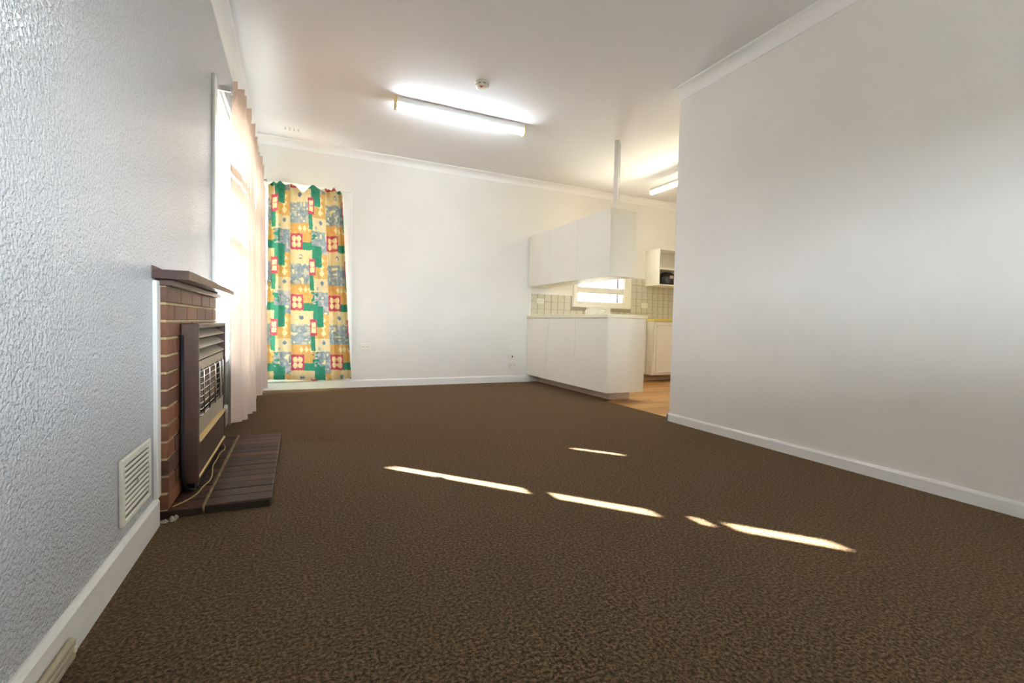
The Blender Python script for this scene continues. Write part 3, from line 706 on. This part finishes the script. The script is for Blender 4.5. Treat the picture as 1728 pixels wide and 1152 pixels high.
# patchwork curtain
GREEN, BLUE, CREAM, ORANGE, YELLOW, RED = [lin(c) for c in ((50, 124, 98), (150, 158, 154), (204, 188, 152), (190, 142, 78), (196, 172, 112), (170, 70, 88))]
DBLUE = lin((104, 120, 132)); PALE = lin((212, 196, 150))
def mixc(a, b, t): return tuple(x*(1-t)+y*t for x, y in zip(a, b))
def hsh(x, y): 
    v = math.sin(x*127.1 + y*311.7)*43758.5453; return v - math.floor(v)
def vn(x, y):
    xi, yi = math.floor(x), math.floor(y); fx, fy = x-xi, y-yi; fx = fx*fx*(3-2*fx); fy = fy*fy*(3-2*fy)
    return (hsh(xi, yi)*(1-fx)+hsh(xi+1, yi)*fx)*(1-fy) + (hsh(xi, yi+1)*(1-fx)+hsh(xi+1, yi+1)*fx)*fy
def patch(u, v):
    n0 = vn(u*22, v*34); jag = (vn(u*40, v*60)-.5)*.016
    U = (u+jag) % 1; V = (v+jag) % 1
    def inr(a, b, c, d): 
        return a <= U < b and (c <= V < d or c <= V-1 < d or c <= V+1 < d)
    if inr(0, .33, 0, .26):                                     # red patch with a four-petal flower
        du, dv = (U-.165)/.33, (V-.13)/.26
        if min((abs(du)-.19)**2 + (abs(dv)-.19)**2, 1) < .034 and (abs(du) > .035 or abs(dv) > .035): return mixc(PALE, YELLOW, n0*.6)
        return mixc(RED, lin((196, 116, 124)), max(0, n0-.62))
    if inr(.49, .65, .41, .68):
        du, dv = (U-.57)/.16, (V-.545)/.27
        if abs(du)*.9 < .30 and abs(dv) < .36 and (abs(abs(dv)-.17)-.13) < .02: return PALE
        return mixc(RED, lin((196, 116, 124)), max(0, n0-.6))
    if inr(.57, .85, .19, .54): return mixc(GREEN, lin((74, 142, 114)), n0*.6)
    if inr(.33, .57, .14, .27): return mixc(GREEN, lin((74, 142, 114)), n0*.6)
    if inr(.50, .60, .66, .93): return mixc(GREEN, lin((74, 142, 114)), n0*.6)
    if inr(.53, .70, -.05, .20) and n0 > .62: return GREEN
    if inr(0, .57, -.17, .15):
        for c in (.26, .39, .51):
            if abs(U-c)/.055 + abs((V if V < .6 else V-1)+.085)/.055 < 1: return PALE
        return mixc(ORANGE, YELLOW, n0*.55)
    if inr(0, .57, .27, .49):
        if (U-.27)**2*1.0 + (V-.38)**2*2.2 < .0032 and n0 > .3: return DBLUE
        return mixc(CREAM, YELLOW, n0*.7)
    if inr(0, .52, .49, .83):
        s = vn(u*13+5, v*20)
        return PALE if s > .80 else mixc(BLUE, DBLUE, .9*vn(u*30, v*44)) if s > .3 else mixc(BLUE, CREAM, .35)
    if inr(.62, 1.0, .32, .73):
        for c in (.42, .53, .64):
            if abs(U-.84)/.075 + abs(V-c)/.058 < 1.05: return PALE
        return mixc(ORANGE, YELLOW, n0*.7)
    if inr(.60, 1.0, .73, .95):
        if abs(U-.84)/.06 + abs(V-.80)/.045 < 1: return DBLUE
        if (U-.70)**2 + (V-.90)**2*2 < .0012: return BLUE
        return mixc(CREAM, YELLOW, n0*.45)
    if inr(.55, 1.0, -.05, .32):
        s = vn(u*13, v*20+9)
        return PALE if s > .80 else mixc(BLUE, DBLUE, .9*vn(u*30, v*44)) if s > .28 else mixc(BLUE, lin((190, 170, 165)), .5)
    return mixc(YELLOW, ORANGE, n0)
PK = [(.186, 0), (.233, 1), (.270, .35), (.302, 1), (.355, .45), (.417, 1), (.517, -.75), (.616, 1), (.695, .35), (.774, 1), (.800, .4), (.826, 1), (.858, .3), (.890, .9), (.918, .0)]
def topz(x):
    for (a, p), (b, q) in zip(PK, PK[1:]):
        if a <= x <= b:
            t = (x-a)/(b-a); s = t*t*(3-2*t)*.6 + t*.4; return p + (q-p)*s
    return 0
def pfn(u, v):
    xt = .186 + u*(.918-.186); xbm = .170 + u*(1.036-.170)
    w = v**.85; x = xbm + (xt-xbm)*w
    ztop = 2.172 + .052*topz(xt)
    hemz = .118 + .010*math.sin(u*7+.6) - .012*math.exp(-((u-.62)/.06)**2)*-1 - .014*u
    z = hemz + (ztop-hemz)*v
    f = 0.
    for (c, wd, am) in ((.05, .030, .022), (.13, .030, -.020), (.20, .030, .014), (.32, .05, .020), (.58, .07, -.012), (.80, .028, .026), (.875, .026, -.024), (.95, .026, .024), (.60, .05, -.016*(1-v)), (.45, .10, .010*(1-v))):
        f += am*math.exp(-((u-c)/wd)**2)
    f *= (.60 + .40*v)*2.3
    yy = 5.548 + f + .010*math.sin(u*21)*(1-v*.4) - (.018*math.exp(-((xt-.517)/.06)**2) * max(0, (v-.93)/.07))
    U = (x - .405)/.405 if False else ((.170 + u*(1.036-.170)) - .418)/.405 + f*.35
    Vv = (1.045 - z)/.655
    return (x, yy, z, U, Vv)
c_ = sheet('patchwork_curtain', MT['print'], pfn, 230, 500, patch)
tag(c_, 'patchwork print curtain in green, orange and red over the far window', 'curtain')
o = empty_at('curtain_rod', (.6, 5.60, 2.21))
MB().tube([(.150, 5.618, 2.222), (.45, 5.618, 2.214), (.75, 5.618, 2.214), (1.000, 5.618, 2.222)], .0035, 8).obj('wire', MT['metalwhite'], o, True)
MB().tube([(1.000, 5.618, 2.222), (1.020, 5.622, 2.226), (1.026, 5.634, 2.230), (1.026, L-.018, 2.232)], .0055, 8).obj('hook', MT['metalwhite'], o, True)
MB().tube([(.150, 5.618, 2.222), (.140, 5.63, 2.225), (.135, L-.018, 2.228)], .0055, 8).obj('hook', MT['metalwhite'], o, True)
MB().lathe([(.004, -.02), (.013, -.012), (.014, 0), (.009, .010), (.003, .014)], (.160, 5.616, 2.228), 14, 'x').obj('finial', mat('brown_knob', (.25, .16, .12), .4), o, True)
keep(o); tag(o, 'thin white curtain wire above the patchwork curtain', 'curtain rod')
